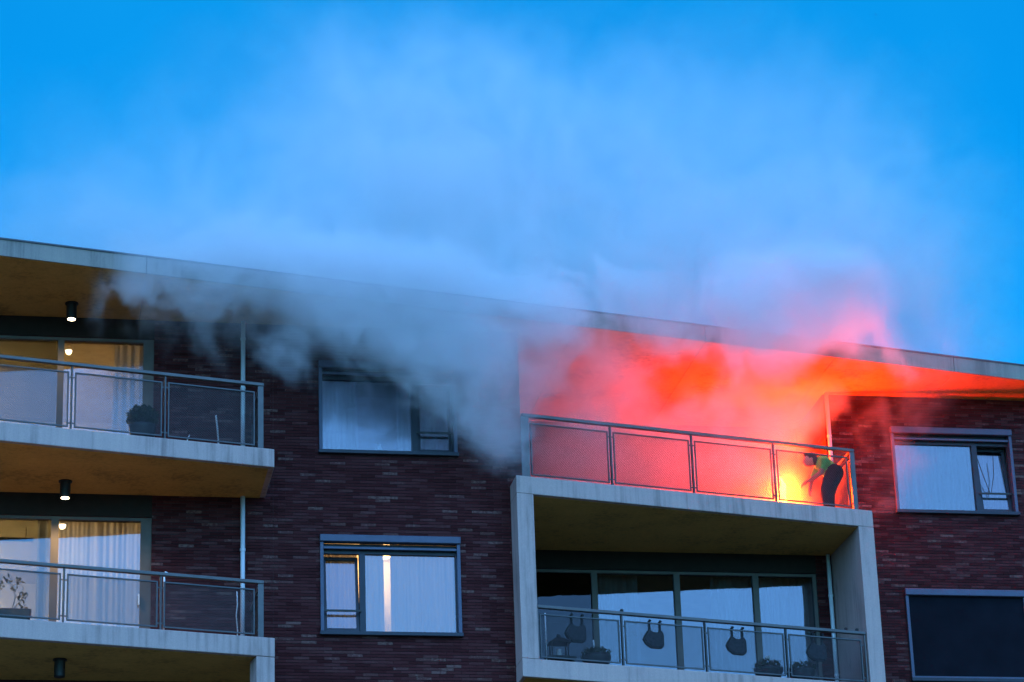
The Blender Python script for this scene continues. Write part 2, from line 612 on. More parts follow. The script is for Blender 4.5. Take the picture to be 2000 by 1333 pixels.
# --- balconies ------------------------------------------------------------
def expanded_metal(w, h, name='mesh_sheet'):
    px, pz, sw, th = .036, .0130, .0033, .0014
    nx, nz = int(w / px * 2), int(h / pz)
    vs, fs = [], []
    for j in range(nz + 1):
        z0 = j * h / nz
        o = len(vs)
        for i in range(nx + 1):
            up = ((i + j) % 2) * 2 - 1
            z = min(max(z0 + up * pz * .42, 0), h)
            x = i * w / nx
            vs += [(x, -.0022, z - sw), (x, .0022, z + sw), (x, .0022 + th, z + sw), (x, -.0022 + th, z - sw)]
        for i in range(nx):
            a, b_ = o + 4 * i, o + 4 * i + 4
            fs += [(a, b_, b_ + 1, a + 1), (a + 2, b_ + 2, b_ + 3, a + 3), (a + 1, b_ + 1, b_ + 2, a + 2), (a, a + 3, b_ + 3, b_)]
    me = bpy.data.meshes.new(name)
    me.from_pydata(vs, [], fs)
    me.materials.append(MATS['mesh_steel'])
    return me
SHEET_W, SHEET_H = 1.32, .80
SHEET = expanded_metal(SHEET_W, SHEET_H)
ANG = math.atan(K)
def railing(bal, a, xs, zf, zr, pt, inset, ends, overhang=(0, 0)):
    """posts at xs along the front line, handrail, framed mesh panels"""
    MB().front(a, xs[0] - overhang[0], xs[-1] + overhang[1], inset - .035, inset + .045, zr - .05, zr).build('handrail', 'steel', bal, bevel=.006)
    for i, x in enumerate(xs):
        wide = ends[0] if i == 0 else ends[1] if i == len(xs) - 1 else 0
        if wide:
            MB().front(a, x - wide / 2, x + wide / 2, inset - .02, inset + .0, zf, zr - .052).build('post', 'steel', bal)
        else:
            MB().front(a, x - .011, x + .011, inset - .01, inset + .05, zf, zr - .052).build('post', 'steel_dark', bal)
        for zz in (zf + .10, zr - .24):
            mbq = MB()
            if i > 0:
                mbq.front(a, x - .052, x - .010, inset + .008, inset + .022, zz, zz + .02)
            if i < len(xs) - 1:
                mbq.front(a, x + .010, x + .052, inset + .008, inset + .022, zz, zz + .02)
            mbq.build('bracket', 'steel_dark', bal)
    for i in range(len(xs) - 1):
        x0, x1 = xs[i] + (.045 if not (i == 0 and ends[0]) else ends[0] / 2 + .03), xs[i + 1] - (.045 if not (i == len(xs) - 2 and ends[1]) else ends[1] / 2 + .045)
        z0, z1 = zf + .045, pt
        fr_ = MB()
        t = .02
        fr_.front(a, x0, x1, inset, inset + .028, z0, z0 + t)
        fr_.front(a, x0, x1, inset, inset + .028, z1 - t, z1)
        fr_.front(a, x0, x0 + t, inset, inset + .028, z0 + t, z1 - t)
        fr_.front(a, x1 - t, x1, inset, inset + .028, z0 + t, z1 - t)
        fr_.build('panel_frame', 'steel_dark', bal)
        sh = bpy.data.objects.new('mesh_sheet', SHEET)
        C.objects.link(sh)
        sh.parent = bal
        nn = inset + .014
        xa, xb = x0 + t, x1 - t
        sh.location = (xa - K / q * nn, a + K * xa + nn / q, z0 + t)
        sh.rotation_euler = (0, 0, ANG)
        sh.scale = ((xb - xa) * q / SHEET_W, 1, (z1 - z0 - 2 * t) / SHEET_H)
def side_railing(bal, x, y0, y1, zf, zr, pt):
    MB().box(x - .03, x + .03, y0, y1, zr - .05, zr - .002).build('handrail', 'steel', bal)
    t = .02
    z0, z1 = zf + .045, pt
    f_ = MB()
    f_.box(x - .014, x + .014, y0 + .08, y1 - .04, z0, z0 + t)
    f_.box(x - .014, x + .014, y0 + .08, y1 - .04, z1 - t, z1)
    f_.box(x - .014, x + .014, y0 + .08, y0 + .08 + t, z0 + t, z1 - t)
    f_.box(x - .014, x + .014, y1 - .04 - t, y1 - .04, z0 + t, z1 - t)
    f_.build('panel_frame', 'steel_dark', bal)
    sh = bpy.data.objects.new('mesh_sheet', SHEET)
    C.objects.link(sh)
    sh.parent = bal
    sh.location = (x, y0 + .10, z0 + t)
    sh.rotation_euler = (0, 0, R(90))
    sh.scale = ((y1 - y0 - .16) / SHEET_W, 1, (z1 - z0 - 2 * t) / SHEET_H)

def slab_poly(a, x0, x1, yb, n=0):
    return [(x0, fy(a, x0, n)), (x1, fy(a, x1, n)), (x1, yb), (x0, yb)]
XL, XE = -6.6, -.08
bals = {}
for key, zt, zb, zr, ptop in (('u', S1, B1, 17.107, 16.965), ('l', S0, B0, 13.924, 13.79)):
    bal = empty('balcony', (0, 0, 0), B)
    bals[key] = bal
    MB().prism(slab_poly(A_L, XL, XE, YM - .002), zb, zt).build('slab', 'concrete', bal, bevel=.012)
    MB().prism([(XL, fy(A_L, XL, .09)), (XE - .09, fy(A_L, XE - .09, .09)), (XE - .09, YM - .004), (XL, YM - .004)], zb - .006, zb - .002).build('soffit', 'soffit_warm_lit', bal)
    xs = [-6.05, -4.62, -3.19, -1.77, -.285] if key == 'u' else [-6.09, -4.66, -3.235, -1.80, -.285]
    railing(bal, A_L, xs, zt, zr, ptop, .05, (0, .085), (0.4, .045))
    side_railing(bal, -.285, fy(A_L, -.285, .10), YM - .01, zt, zr, ptop)
# column under the lower left slab
MB().front(A_L, XE - .28, XE, .002, .34, 9.74, B0 - .004).build('column', 'concrete', bals['l'], bevel=.012)
MB().prism(slab_poly(A_L, XL, XE, YM - .002), 9.44, 9.738).build('slab', 'concrete', bals['l'], bevel=.012)

# framed loggia on the right: top slab carries the burning balcony
balt = empty('balcony', (0, 0, 0), B)
XG, XH = 3.872, 10.192
CW = .282
MB().prism([(XG, fy(A_R, XG)), (XH, fy(A_R, XH)), (XH, YR - .002), (XC + .004, YR - .002), (XC + .004, YM - .002), (XG, YM - .002)], B1, S1).build('slab', 'concrete', balt, bevel=.012)
MB().prism([(XG + CW + .002, fy(A_R, XG + CW + .002, .09)), (XH - CW - .002, fy(A_R, XH - CW - .002, .09)), (XH - CW - .002, YR - .004), (XG + CW + .002, YR - .004)], B1 - .006, B1 - .002).build('soffit', 'soffit_warm_lit', balt)
MB().box(XC + .004, 9.98, YR, YT + .25, B1, S1).build('slab', 'concrete', balt)
railing(balt, A_R, [4.06, 5.55, 6.985, 8.466, 9.91], S1, 17.107, 16.965, .05, (.14, .085), (.04, .04))
side_railing(balt, 9.91, fy(A_R, 9.91, .10), YR - .17, S1, 17.107, 16.965)
ball_ = empty('balcony', (0, 0, 0), B)
MB().prism([(XG, fy(A_R, XG)), (XH, fy(A_R, XH)), (XH, YR - .002), (XC + .004, YR - .002), (XC + .004, YM - .002), (XG, YM - .002)], B0, S0).build('slab', 'concrete', ball_, bevel=.012)
MB().prism([(XG + .06, fy(A_R, XG + .06, .06)), (XH - .06, fy(A_R, XH - .06, .06)), (XH - .06, YR - .004), (XC + .01, YR - .004), (XC + .01, YM - .004), (XG + .06, YM - .004)], B0 - .006, B0 - .002).build('soffit', 'soffit_warm_lit', ball_)
zc0, zc1 = S0 + .001, B1 - .001
MB().prism([(XG, fy(A_R, XG)), (XG + CW, fy(A_R, XG + CW)), (XG + CW, YR - .003), (XC + .005, YR - .003), (XC + .005, YM - .003), (XG, YM - .003)], zc0, zc1).build('side_wall', 'concrete', ball_, bevel=.01)
MB().prism([(XH - CW, fy(A_R, XH - CW)), (XH, fy(A_R, XH)), (XH, YR - .003), (XH - CW, YR - .003)], zc0, zc1).build('side_wall', 'concrete', ball_, bevel=.01)
railing(ball_, A_R, [XG + CW + .012, 5.595, 7.035, 8.466, XH - CW - .03], S0, 13.924, 13.79, .05, (.02, .02), (0, .02))

# drainpipes
def drainpipe(x, y, z0, z1, zj):
    e = empty('drainpipe', (x, y, z0), B)
    MB().tube([(0, 0, 0), (0, 0, z1 - z0)], .036, 14).build('pipe', 'pipe_white', e, smooth=True)
    for z in zj:
        MB().tube([(0, 0, z - z0 - .02), (0, 0, z - z0 + .02)], .043, 14).build('pipe_socket', 'pipe_white', e)
        MB().box(-.012, .012, .03, .12, z - z0 - .012, z - z0 + .012).build('bracket', 'steel', e)
drainpipe(-.44, -.075, S1 + .01, ZB, (16.5, 17.55, 18.4))
drainpipe(-.44, -.075, S0 + .01, B1 - .01, (13.35, 14.85))
drainpipe(10.03, 2.40, S1 + .01, ZB, (16.6, 17.9))
drainpipe(9.84, 2.40, S0 + .01, B1 - .01, (13.6, 15.0))

# --- windows ----------------------------------------------------------------
def pane(parent, x0, x1, z0, z1, y, rot=None, name='pane'):
    mb = MB()
    mb.box(x0, x1, y - .006, y + .006, z0, z1)
    return mb.build(name, 'glass', parent)
def framed(mb, x0, x1, z0, z1, y0, y1, t):
    mb.box(x0, x1, y0, y1, z0, z0 + t)
    mb.box(x0, x1, y0, y1, z1 - t, z1)
    mb.box(x0, x0 + t, y0, y1, z0 + t, z1 - t)
    mb.box(x1 - t, x1, y0, y1, z0 + t, z1 - t)
    return mb
def house_window(op, y, sash, tilt):
    x0, x1, z0, z1 = op
    e = empty('window', (0, 0, 0), B)
    MB().box(x0 - .012, x1 + .012, y - .085, y + .06, z1 - .118, z1).build('blind_cassette', 'aluminium_blue', e, bevel=.012)
    MB().box(x0 + .05, x1 - .05, y - .03, y + .02, z1 - .225, z1 - .185).build('blind_rail', 'aluminium_blue', e, bevel=.005)
    for xa in (x0 - .006, x1 - .049):
        MB().box(xa, xa + .055, y - .05, y + .10, z0 + .046, z1 - .119).build('blind_guide', 'aluminium_blue', e, bevel=.006)
    MB().box(x0 - .02, x1 + .02, y - .085, y + .12, z0 - .018, z0 + .042).build('sill', 'aluminium_dark', e, bevel=.006)
    zi0, zi1 = z0 + .043, z1 - .119
    xi0, xi1 = x0 + .050, x1 - .050
    mb = MB()
    mb.box(xi0, xi1, y + .06, y + .14, zi1 - .16, zi1)
    mb.box(xi0, xi1, y + .06, y + .14, zi0, zi0 + .035)
    mb.box(xi0, xi0 + .012, y + .06, y + .14, zi0 + .035, zi1 - .16)
    mb.box(xi1 - .012, xi1, y + .06, y + .14, zi0 + .035, zi1 - .16)
    sw = .575
    if sash == 'l':
        ma, mb_ = xi0 + sw, xi0 + sw + .095
        sx0, sx1, fx0, fx1 = xi0 + .012, ma, mb_, xi1 - .012
    else:
        ma, mb_ = xi1 - sw - .095, xi1 - sw
        sx0, sx1, fx0, fx1 = mb_, xi1 - .012, xi0 + .012, ma
    mb.box(ma, mb_, y + .055, y + .15, zi0 + .036, zi1 - .161)
    mb.build('frame', 'aluminium_dark', e)
    pane(e, fx0, fx1, zi0 + .035, zi1 - .16, y + .105)
    # bottom-hung sash
    sash_h = zi1 - .16 - zi0 - .035
    so = framed(MB(), sx0 + .003, sx1 - .003, 0.002, sash_h - .002, -.03, .03, .045).build('sash', 'aluminium_dark', e)
    so.location = (0, y + .105, zi0 + .035)
    so.rotation_euler = (-tilt, 0, 0)
    pn = MB().box(sx0 + .046, sx1 - .046, -.006, .006, .046, sash_h - .046).build('pane', 'glass', e)
    pn.location = so.location
    pn.rotation_euler = so.rotation_euler
    for zz in (.34, ):
        MB().box(sx0 - .02, sx1 + .02, y + .02, y + .045, zi0 + zz, zi0 + zz + .032).build('safety_bar', 'black_metal', e)
    return e
win1 = house_window(W1, YM, 'r', R(5))
win2 = house_window(W2, YM, 'l', R(7))
win3 = house_window(W3, YR, 'r', R(7))
# fourth window: blind drawn all the way down
e = empty('window', (0, 0, 0), B)
x0, x1, z0, z1 = W4
MB().box(x0 - .012, x1 + .012, YR - .085, YR + .06, z1 - .118, z1).build('blind_cassette', 'aluminium_blue', e, bevel=.012)
for xa in (x0 - .006, x1 - .049):
    MB().box(xa, xa + .055, YR - .05, YR + .10, z0 + .046, z1 - .119).build('blind_guide', 'aluminium_blue', e, bevel=.006)
MB().box(x0 - .02, x1 + .02, YR - .085, YR + .12, z0 - .018, z0 + .042).build('sill', 'aluminium_dark', e, bevel=.006)
MB().box(x0 + .045, x1 - .045, YR - .008, YR - .005, z0 + .046, z1 - .10).build('blind', 'screen_cloth', e)
MB().box(x0 + .05, x1 - .05, YR - .018, YR + .006, z0 + .046, z0 + .085).build('blind_rail', 'aluminium_blue', e)

def glazed_front(xcuts, op, y, lintel_top, jl, jr, mull, head=.05, grey=None):
    """full height glazing under a balcony: jambs, mullions, panes, dark lintel board"""
    x0, x1, z0, z1 = op
    e = empty('glazed_door', (0, 0, 0), B)
    f_ = MB()
    f_.box(x0, x1, y + .03, y + .13, z1 - head, z1 - .001)
    f_.box(x0, x1, y + .03, y + .13, z0 + .001, z0 + .09)
    if jl:
        f_.box(x0, x0 + jl, y + .03, y + .13, z0 + .09, z1 - head)
    if jr:
        f_.box(x1 - jr, x1, y + .03, y + .13, z0 + .09, z1 - head)
    f_.build('frame', 'timber_frame', e)
    for xm in xcuts:
        MB().box(xm - mull / 2, xm + mull / 2, y + .02, y + .14, z0 + .091, z1 - head - .001).build('mullion', 'timber_frame', e)
    ed = [x0 + jl] + [v for xm in xcuts for v in (xm - mull / 2, xm + mull / 2)] + [x1 - jr]
    for i in range(0, len(ed), 2):
        p_ = pane(e, ed[i], ed[i + 1], z0 + .09, z1 - head, y + .08)
        if grey == i // 2:
            p_.data.materials[0] = MATS['glass_grey']
            p_['label'] = 'dark grey glass panel'
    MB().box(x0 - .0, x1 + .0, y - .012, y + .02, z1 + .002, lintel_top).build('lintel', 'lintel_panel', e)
    return e
gl_u = glazed_front([-3.335, -4.9], D1, YM, ZB - .002, 0, .17, .10)
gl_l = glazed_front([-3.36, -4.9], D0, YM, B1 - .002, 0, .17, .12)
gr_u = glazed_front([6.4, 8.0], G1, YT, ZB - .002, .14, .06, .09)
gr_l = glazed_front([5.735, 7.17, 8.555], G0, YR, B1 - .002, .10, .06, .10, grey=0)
MB().box(-2.06, -2.035, YM - .02, YM + .02, 13.95, 14.12).build('handle', 'white_paint', gl_l)

# ------------------------------------------------------------------ curtains (each hangs in its own room)
def curtain(x0, x1, z0, z1, y, label, fold=.17, amp=.065, taper=0.0):
    n = max(12, int((x1 - x0) / .012))
    ph = random.uniform(0, 6)
    vs, fs = [], []
    nz = 6
    for j in range(nz + 1):
        t = j / nz
        for i in range(n + 1):
            s = i / n
            x = x0 + (x1 - x0) * s
            a = amp * (.7 + .5 * math.sin(s * 7 + ph)) * (1 - .3 * t)
            yy = y + a * (.7 * math.sin(2 * math.pi * (x / fold + .5 * math.sin(x * 7 + ph))) + .5 * math.sin(2 * math.pi * (x / (fold * 2.3) + ph))) + .006 * math.sin(x * 90)
            xx = x + taper * (1 - t) * (s - .5) * 2
            vs.append((xx - (x0 + x1) / 2, yy - y, z0 + (z1 - z0) * t - z0))
    for j in range(nz):
        for i in range(n):
            k = j * (n + 1) + i
            fs.append((k, k + 1, k + n + 2, k + n + 1))
    mb = MB()
    mb.add(vs, fs)
    o = mb.build('curtain', 'curtain_cloth', None, smooth=True)
    o.location = ((x0 + x1) / 2, y, z0)
    return tag(o, label, 'curtain')
curtain(.80, 1.44, 16.30, 18.1, .24, 'white pleated curtain in the upper middle window, beside its outer frame', taper=.02)
curtain(2.08, 2.30, 16.30, 18.1, .24, 'narrow bunched white curtain beside the mullion of the upper middle window')
curtain(2.34, 3.05, 16.30, 18.1, .44, 'white curtain behind the barred sash of the upper middle window')
curtain(.78, 1.42, 13.30, 15.1, .40, 'white curtain behind the tilted sash of the lower middle window')
curtain(1.45, 1.83, 13.30, 15.1, .24, 'narrow white curtain on the mullion side of the bright gap in the lower middle window')
curtain(1.935, 3.05, 13.30, 15.1, .24, 'wide white curtain in the lower middle window, right of the bright gap', fold=.21)
curtain(11.20, 12.62, 16.30, 18.1, YR + .24, 'wide white curtain in the window to the right of the flare balcony', fold=.26, amp=.06)
curtain(12.66, 13.45, 16.30, 18.1, YR + .42, 'white curtain behind the tilted sash with the cable reflection')
curtain(-2.47, -1.95, 16.10, 18.40, .30, 'white curtain in the top left balcony door behind the potted shrub', taper=.06)
curtain(-3.28, -2.0, 13.08, 15.40, .30, 'wide sheer curtain in the lit lower left balcony door', fold=.12, amp=.035)
curtain(-3.62, -3.46, 13.08, 15.40, .30, 'thin gathered curtain beside the amber mullion of the lower left door')
curtain(5.85, 6.55, 13.08, 15.42, YR + .35, 'white curtain in the first glass panel of the lower right loggia')
curtain(7.82, 8.50, 13.08, 15.42, YR + .35, 'white curtain in the second glass panel of the lower right loggia')
curtain(8.58, 9.55, 13.08, 15.42, YR + .35, 'white curtain in the last glass panel of the lower right loggia')
curtain(5.0, 9.5, 16.08, 18.42, YT + .38, 'pale curtain behind the burning flare on the upper right balcony', fold=.2, amp=.03)

# ------------------------------------------------------------------ lamps
def spot_lamp(x, y, z, label, lit, power=120):
    t = empty('ceiling_lamp', (x, y, z))
    tag(t, label, 'lamp', 'cylinder lamps under the left balcony ceilings')
    MB().lathe([(.105, -.018), (.105, 0)], seg=20).build('mounting_plate', 'black_metal', t)
    MB().lathe([(.078, -.27), (.082, -.262), (.082, -.018)], seg=20).build('housing', 'black_metal', t, smooth=False)
    MB().lathe([(.060, -.276), (.060, -.2705)], seg=20).build('lens', 'lamp_glow' if lit else 'black_metal', t)
    if lit:
        ld = bpy.data.lights.new('lamp_light', 'SPOT')
        ld.energy = power
        ld.color = (1.0, .66, .30)
        ld.spot_size = R(150)
        ld.spot_blend = .6
        ld.shadow_soft_size = .05
        lo = bpy.data.objects.new('lamp_light', ld)
        C.objects.link(lo)
        lo.parent = t
        lo.location = (0, 0, -.29)
    return t
LAMPS = [spot_lamp(-3.20, -.62, ZB, 'lit black cylinder lamp under the roof overhang at the top left', True, 40),
         spot_lamp(-3.23, -.62, B1 - .007, 'lit black cylinder lamp under the upper left balcony slab', True),
         spot_lamp(-3.26, -1.25, B0 - .007, 'unlit black cylinder lamp under the lowest left slab', False)]

def point_light(parent, loc, e, col, rad=.05):
    ld = bpy.data.lights.new('lamp_light', 'POINT')
    ld.energy = e
    ld.color = col
    ld.shadow_soft_size = rad
    o = bpy.data.objects.new('lamp_light', ld)
    C.objects.link(o)
    o.parent = parent
    o.location = loc
    return o
# long pendant over a table in the lower left room
t = empty('pendant_lamp', (-4.29, 1.35, 15.598))
tag(t, 'long dark bar pendant hanging inside the lower left lit room', 'lamp')
MB().box(-.62, .62, -.04, .04, -.25, -.19).build('bar', 'black_metal', t, bevel=.01)
for xx in (-.5, .5):
    MB().tube([(xx, 0, -.19), (xx, 0, 0)], .006, 6).build('wire', 'black_metal', t)
MB().box(-.58, .58, -.025, .025, -.256, -.251).build('diffuser', 'ceramic_white', t)
# table lamp
t = empty('table_lamp', (-3.55, .95, 13.7))
tag(t, 'small glowing lamp low behind the lower left balcony door', 'lamp')
MB().lathe([(.09, 0), (.09, .02), (.015, .03), (.015, .33)], seg=14).build('stand', 'black_metal', t, smooth=False)
MB().ball((0, 0, .38), .05).build('bulb', 'bulb_glow', t, smooth=True)
point_light(t, (0, -.1, .42), 14, (1, .6, .25), .05)
# table it stands on
t2 = empty('side_table', (-3.55, .95, 13.036))
tag(t2, 'small wooden side table under the glowing lamp inside', 'table')
MB().box(-.45, .45, -.25, .25, .62, .66).build('table_top', 'wood_floor', t2)
for xx in (-.4, .4):
    for yy in (-.2, .2):
        MB().box(xx - .02, xx + .02, yy - .02, yy + .02, 0, .62).build('leg', 'wood_floor', t2)
# ceiling lamp that lights the upper left room and the one behind the lower middle window
for x, y, z, en, lab in ((-5.9, 3.3, 18.549, 520, 'round ceiling lamp inside the top left apartment'), (-5.9, 3.0, 15.599, 900, 'round ceiling lamp inside the lower left apartment behind the pendant'), (2.1, 2.3, 15.599, 60, 'round ceiling lamp glowing behind the curtains of the lower middle window')):
    t = empty('room_lamp', (x, y, z))
    tag(t, lab, 'lamp')
    MB().lathe([(.12, -.10), (.17, -.06), (.17, -.02)], seg=18).build('shade', 'bulb_glow', t, smooth=True)
    MB().lathe([(.06, -.02), (.06, 0)], seg=14).build('base', 'black_metal', t)
    point_light(t, (0, 0, -.25), en, (1, .60, .28), .12)

# ------------------------------------------------------------------ things on the balconies
def leaf_cloud(mb, c, r, n, size, seed=0):
    rr = random.Random(seed)
    for _ in range(n):
        while True:
            p = Vector((rr.uniform(-1, 1), rr.uniform(-1, 1), rr.uniform(-.75, 1)))
            if .45 < p.length < 1.0 + .12 * rr.random():
                break
        p = Vector((c[0] + p.x * r[0], c[1] + p.y * r[1], c[2] + p.z * r[2]))
        d = Vector((rr.uniform(-1, 1), rr.uniform(-1, 1), rr.uniform(-.6, 1))).normalized()
        s = d.orthogonal().normalized()
        L_ = size * rr.uniform(.7, 1.4)
        w = L_ * .38
        mb.add([p, p + d * L_ * .5 + s * w, p + d * L_, p + d * L_ * .5 - s * w], [(0, 1, 2, 3)])
    return mb
def shrub(x, y, z):
    t = empty('potted_shrub', (x, y, z))
    tag(t, 'round clipped shrub in a dark pot on the upper left balcony', 'plant')
    MB().lathe([(.15, 0), (.17, .02), (.205, .30), (.215, .34), (.19, .345), (.18, .31)], seg=22).build('pot', 'pot_glaze', t, smooth=True)
    MB().tube([(0, 0, .28), (.01, 0, .45)], [.03, .02], 7).build('trunk', 'terracotta', t)
    leaf_cloud(MB(), (0, 0, .47), (.23, .23, .17), 1500, .05, 3).build('crown', 'leaf_dark', t)
    return t
SH = shrub(-2.10, -1.45, S1 + .002)
def stick(name, x, y, z, pts, r, m, label, cat):
    t = MB().tube(pts, r, 8).build(name, m, None, smooth=True)
    t.location = (x, y, z)
    return tag(t, label, cat)
stick('plant_stake', -.95, -1.45, S1 + .002, [(.02, 0, 0), (0, .0, .30), (-.025, .02, .56)], .014, 'white_paint', 'upright white stake on the upper left balcony', 'stake')
stick('plant_stake', -1.42, -1.50, S1 + .002, [(-.04, 0, 0), (.04, .02, .21)], .010, 'white_paint', 'short slanted white stake between the shrub and the upright stake', 'stake')
stick('garden_cane', -1.74, -1.45, S0 + .002, [(0, 0, 0), (0, 0, .90), (.0, .01, .98), (.02, .01, 1.02), (.045, .01, 1.01), (.05, .01, .97)], .014, 'white_paint', 'white cane with a hooked top behind the lower left railing', 'cane')
stick('light_string', -.62, -1.15, S0 + .002, [(.0, 0, 0), (.012, 0, .2), (-.01, 0, .45), (.008, 0, .62), (0, 0, .82)], .009, 'white_paint', 'thin white string light hanging by the lower left drainpipe', 'string light')
# vine in a trough on the lower left balcony
t = empty('vine_planter', (-4.10, -1.95, S0 + .002))
tag(t, 'straggly vine in a dark trough on the lower left balcony', 'plant')
MB().hexa([(-.40, -.12, 0), (.36, -.12, 0), (.36, .12, 0), (-.40, .12, 0), (-.44, -.15, .24), (.40, -.15, .24), (.40, .15, .24), (-.44, .15, .24)]).build('trough', 'pot_glaze', t, bevel=.03)
st = MB()
st.tube([(.1, 0, .22), (.16, 0, .45), (.10, 0, .62), (.02, 0, .72)], [.007, .006, .005, .003], 6)
st.tube([(.1, 0, .22), (.24, 0, .40), (.27, 0, .58), (.20, 0, .70)], [.007, .006, .005, .003], 6)
st.tube([(-.1, 0, .22), (-.14, 0, .5), (-.05, 0, .68)], [.007, .006, .003], 6)
st.build('stem', 'leaf_dry', t)
lv = MB()
for c_, n_ in (((.26, 0, .46), 26), ((.20, 0, .68), 16), ((.05, 0, .70), 14), ((.14, 0, .56), 12), ((.28, 0, .30), 14), ((-.08, 0, .62), 20)):
    leaf_cloud(lv, c_, (.06, .06, .05), n_, .055, n_)
lv.build('leaves', 'leaf_dry', t)

# felt pannier planters hooked over the lower right railing
bag_labels = ['felt hanging bag on the loggia railing above the lantern, nearest the concrete side wall',
              'dark felt hanging bag on the loggia railing, second along from the lantern',
              'dark felt hanging bag on the loggia railing, third along from the lantern',
              'felt hanging bag at the drainpipe end of the loggia railing']
def bag(x, label, zt=13.80):
    n = .115
    e = empty('hanging_bag', (x - K / q * n, A_R + K * x + n / q, zt - .42))
    e.rotation_euler = (0, 0, ANG)
    tag(e, label, 'bag', 'felt bags on the loggia railing')
    # pouch: rounded outline with depth, top edge sagging between the straps
    out = [(-.155, .06), (-.06, -.0), (.12, .0), (.165, .05), (.165, .24), (.13, .30), (.09, .29), (.06, .265), (-.03, .265), (-.06, .29), (-.10, .30), (-.17, .20), (-.20, .14)]
    m_ = MB()
    nn = len(out)
    cx = sum(p[0] for p in out) / nn
    cz = sum(p[1] for p in out) / nn
    rings = [(-.055, .86), (-.04, 1.0), (.02, 1.0), (.04, .9)]
    vs = []
    for yy, sc in rings:
        vs += [(cx + (px_ - cx) * sc, yy, cz + (pz_ - cz) * sc) for px_, pz_ in out]
    fs = [tuple(range(nn)), tuple(range(4 * nn - 1, 3 * nn - 1, -1))]
    for r_ in range(3):
        for k in range(nn):
            k2 = (k + 1) % nn
            fs.append((r_ * nn + k, (r_ + 1) * nn + k, (r_ + 1) * nn + k2, r_ * nn + k2))
    m_.add(vs, fs)
    m_.build('pouch', 'dark_felt', e, bevel=.008)
    for xx in (-.075, .11):
        MB().box(xx - .022, xx + .022, -.012, .008, .27, .445).build('strap', 'dark_felt', e, bevel=.004)
        MB().tube([(xx, -.002, .43), (xx, -.03, .452), (xx, -.055, .44)], .02, 8).build('hook', 'dark_felt', e)
for x, lab in zip((4.83, 6.16, 7.60, 9.03), bag_labels):
    bag(x, lab)

# lantern
t = empty('lantern', (4.66, .42, S0 + .002 + .26))
tag(t, 'small house shaped lantern with a candle behind the loggia railing', 'lantern')
MB().box(-.15, .15, -.12, .12, 0, .025).build('base', 'black_metal', t)
for xx in (-.13, .13):
    for yy in (-.10, .10):
        MB().box(xx - .01, xx + .01, yy - .01, yy + .01, .025, .24).build('post', 'black_metal', t)
MB().hexa([(-.18, -.15, .24), (.18, -.15, .24), (.18, .15, .24), (-.18, .15, .24), (-.05, -.04, .34), (.05, -.04, .34), (.05, .04, .34), (-.05, .04, .34)]).build('roof', 'black_metal', t)
MB().ball((0, 0, .37), .035).build('knob', 'black_metal', t)
MB().lathe([(.045, .026), (.045, .15), (.03, .155)], seg=12).build('candle', 'ceramic_white', t)
t = empty('stand', (4.66, .42, S0 + .002))
tag(t, 'low dark stand under the lantern on the lower right loggia', 'stand')
MB().box(-.24, .24, -.18, .18, .22, .258).build('top', 'black_metal', t)
for xx in (-.2, .2):
    for yy in (-.14, .14):
        MB().box(xx - .015, xx + .015, yy - .015, yy + .015, 0, .22).build('leg', 'black_metal', t)
def bowl(x, y, lab, r=.24, h=.30, m='pot_glaze', white=False):
    t = empty('planter_bowl', (x, y, S0 + .002))
    tag(t, lab, 'planter')
    MB().lathe([(r * .55, 0), (r * .8, h * .3), (r, h * .7), (r, h * .85), (r * .9, h * .86)], seg=22).build('bowl', m, t, smooth=True)
    leaf_cloud(MB(), (0, 0, h * .9), (r * .95, r * .95, .12), 500, .05, int(x * 10)).build('foliage', 'leaf_dark', t)
    if white:
        MB().ball((-.02, -.05, h + .12), (.045, .04, .04)).build('ornament', 'ceramic_white', t, smooth=True)
bowl(5.22, .22, 'low leafy planter bowl beside the lantern on the lower right loggia')
bowl(8.22, .85, 'planter bowl with a small white ornament on the lower right loggia', white=True)
bowl(8.80, .95, 'planter bowl below the felt bag at the drainpipe end of the loggia')
stick('plant_stake', 4.38, .05, S0 + .002, [(0, 0, 0), (0, 0, .90)], .011, 'white_paint', 'thin white upright stake beside the concrete side wall of the loggia', 'stake')
stick('plant_stake', 5.22, .30, S0 + .002 + .30, [(0.0, 0, 0), (-.02, 0, .24)], .012, 'white_paint', 'short white stake in the low planter near the lantern', 'stake')
for x, lab in ((5.60, 'small black knob on the loggia handrail near the lantern'), (9.56, 'small black knob on the loggia handrail beside the drainpipe'), (9.76, 'small black knob on the loggia handrail next to the side wall')):
    o = MB().lathe([(.02, 0), (.028, .012), (.03, .03), (.018, .048), (.004, .052)], seg=12).build('rail_knob', 'black_metal', None, smooth=True)
    o.location = (x - K / q * .055, A_R + K * x + .055 / q, 13.9245)
    tag(o, lab, 'knob', 'black knobs on the loggia handrail')
# ornament on the sill of the upper middle window
o = MB().lathe([(.02, 0), (.055, .03), (.06, .07), (.03, .11), (.02, .13), (.035, .15)], seg=14).build('vase', 'ceramic_white', None, smooth=True)
o.location = (1.78, .19, W1[2] + .078)
tag(o, 'small white vase on the sill inside the upper middle window', 'vase')
# reflection of an overhead cable, built as thin dark tubes at the third window
o = MB()
o.tube([(12.74, 0, 17.66), (12.83, 0, 17.3), (12.93, 0, 16.97)], .007, 6)
o.tube([(13.05, 0, 17.68), (13.03, 0, 17.3), (12.95, 0, 16.97)], .007, 6)
o.v = [(x - 12.93, y, z - 16.97) for x, y, z in o.v]
oo = o.build('cable_reflection', 'black_metal')
oo.location = (12.93, YR + .06, 16.97)
tag(oo, 'reflection of an overhead cable, built as dark tubes before the tilted sash', 'cord')

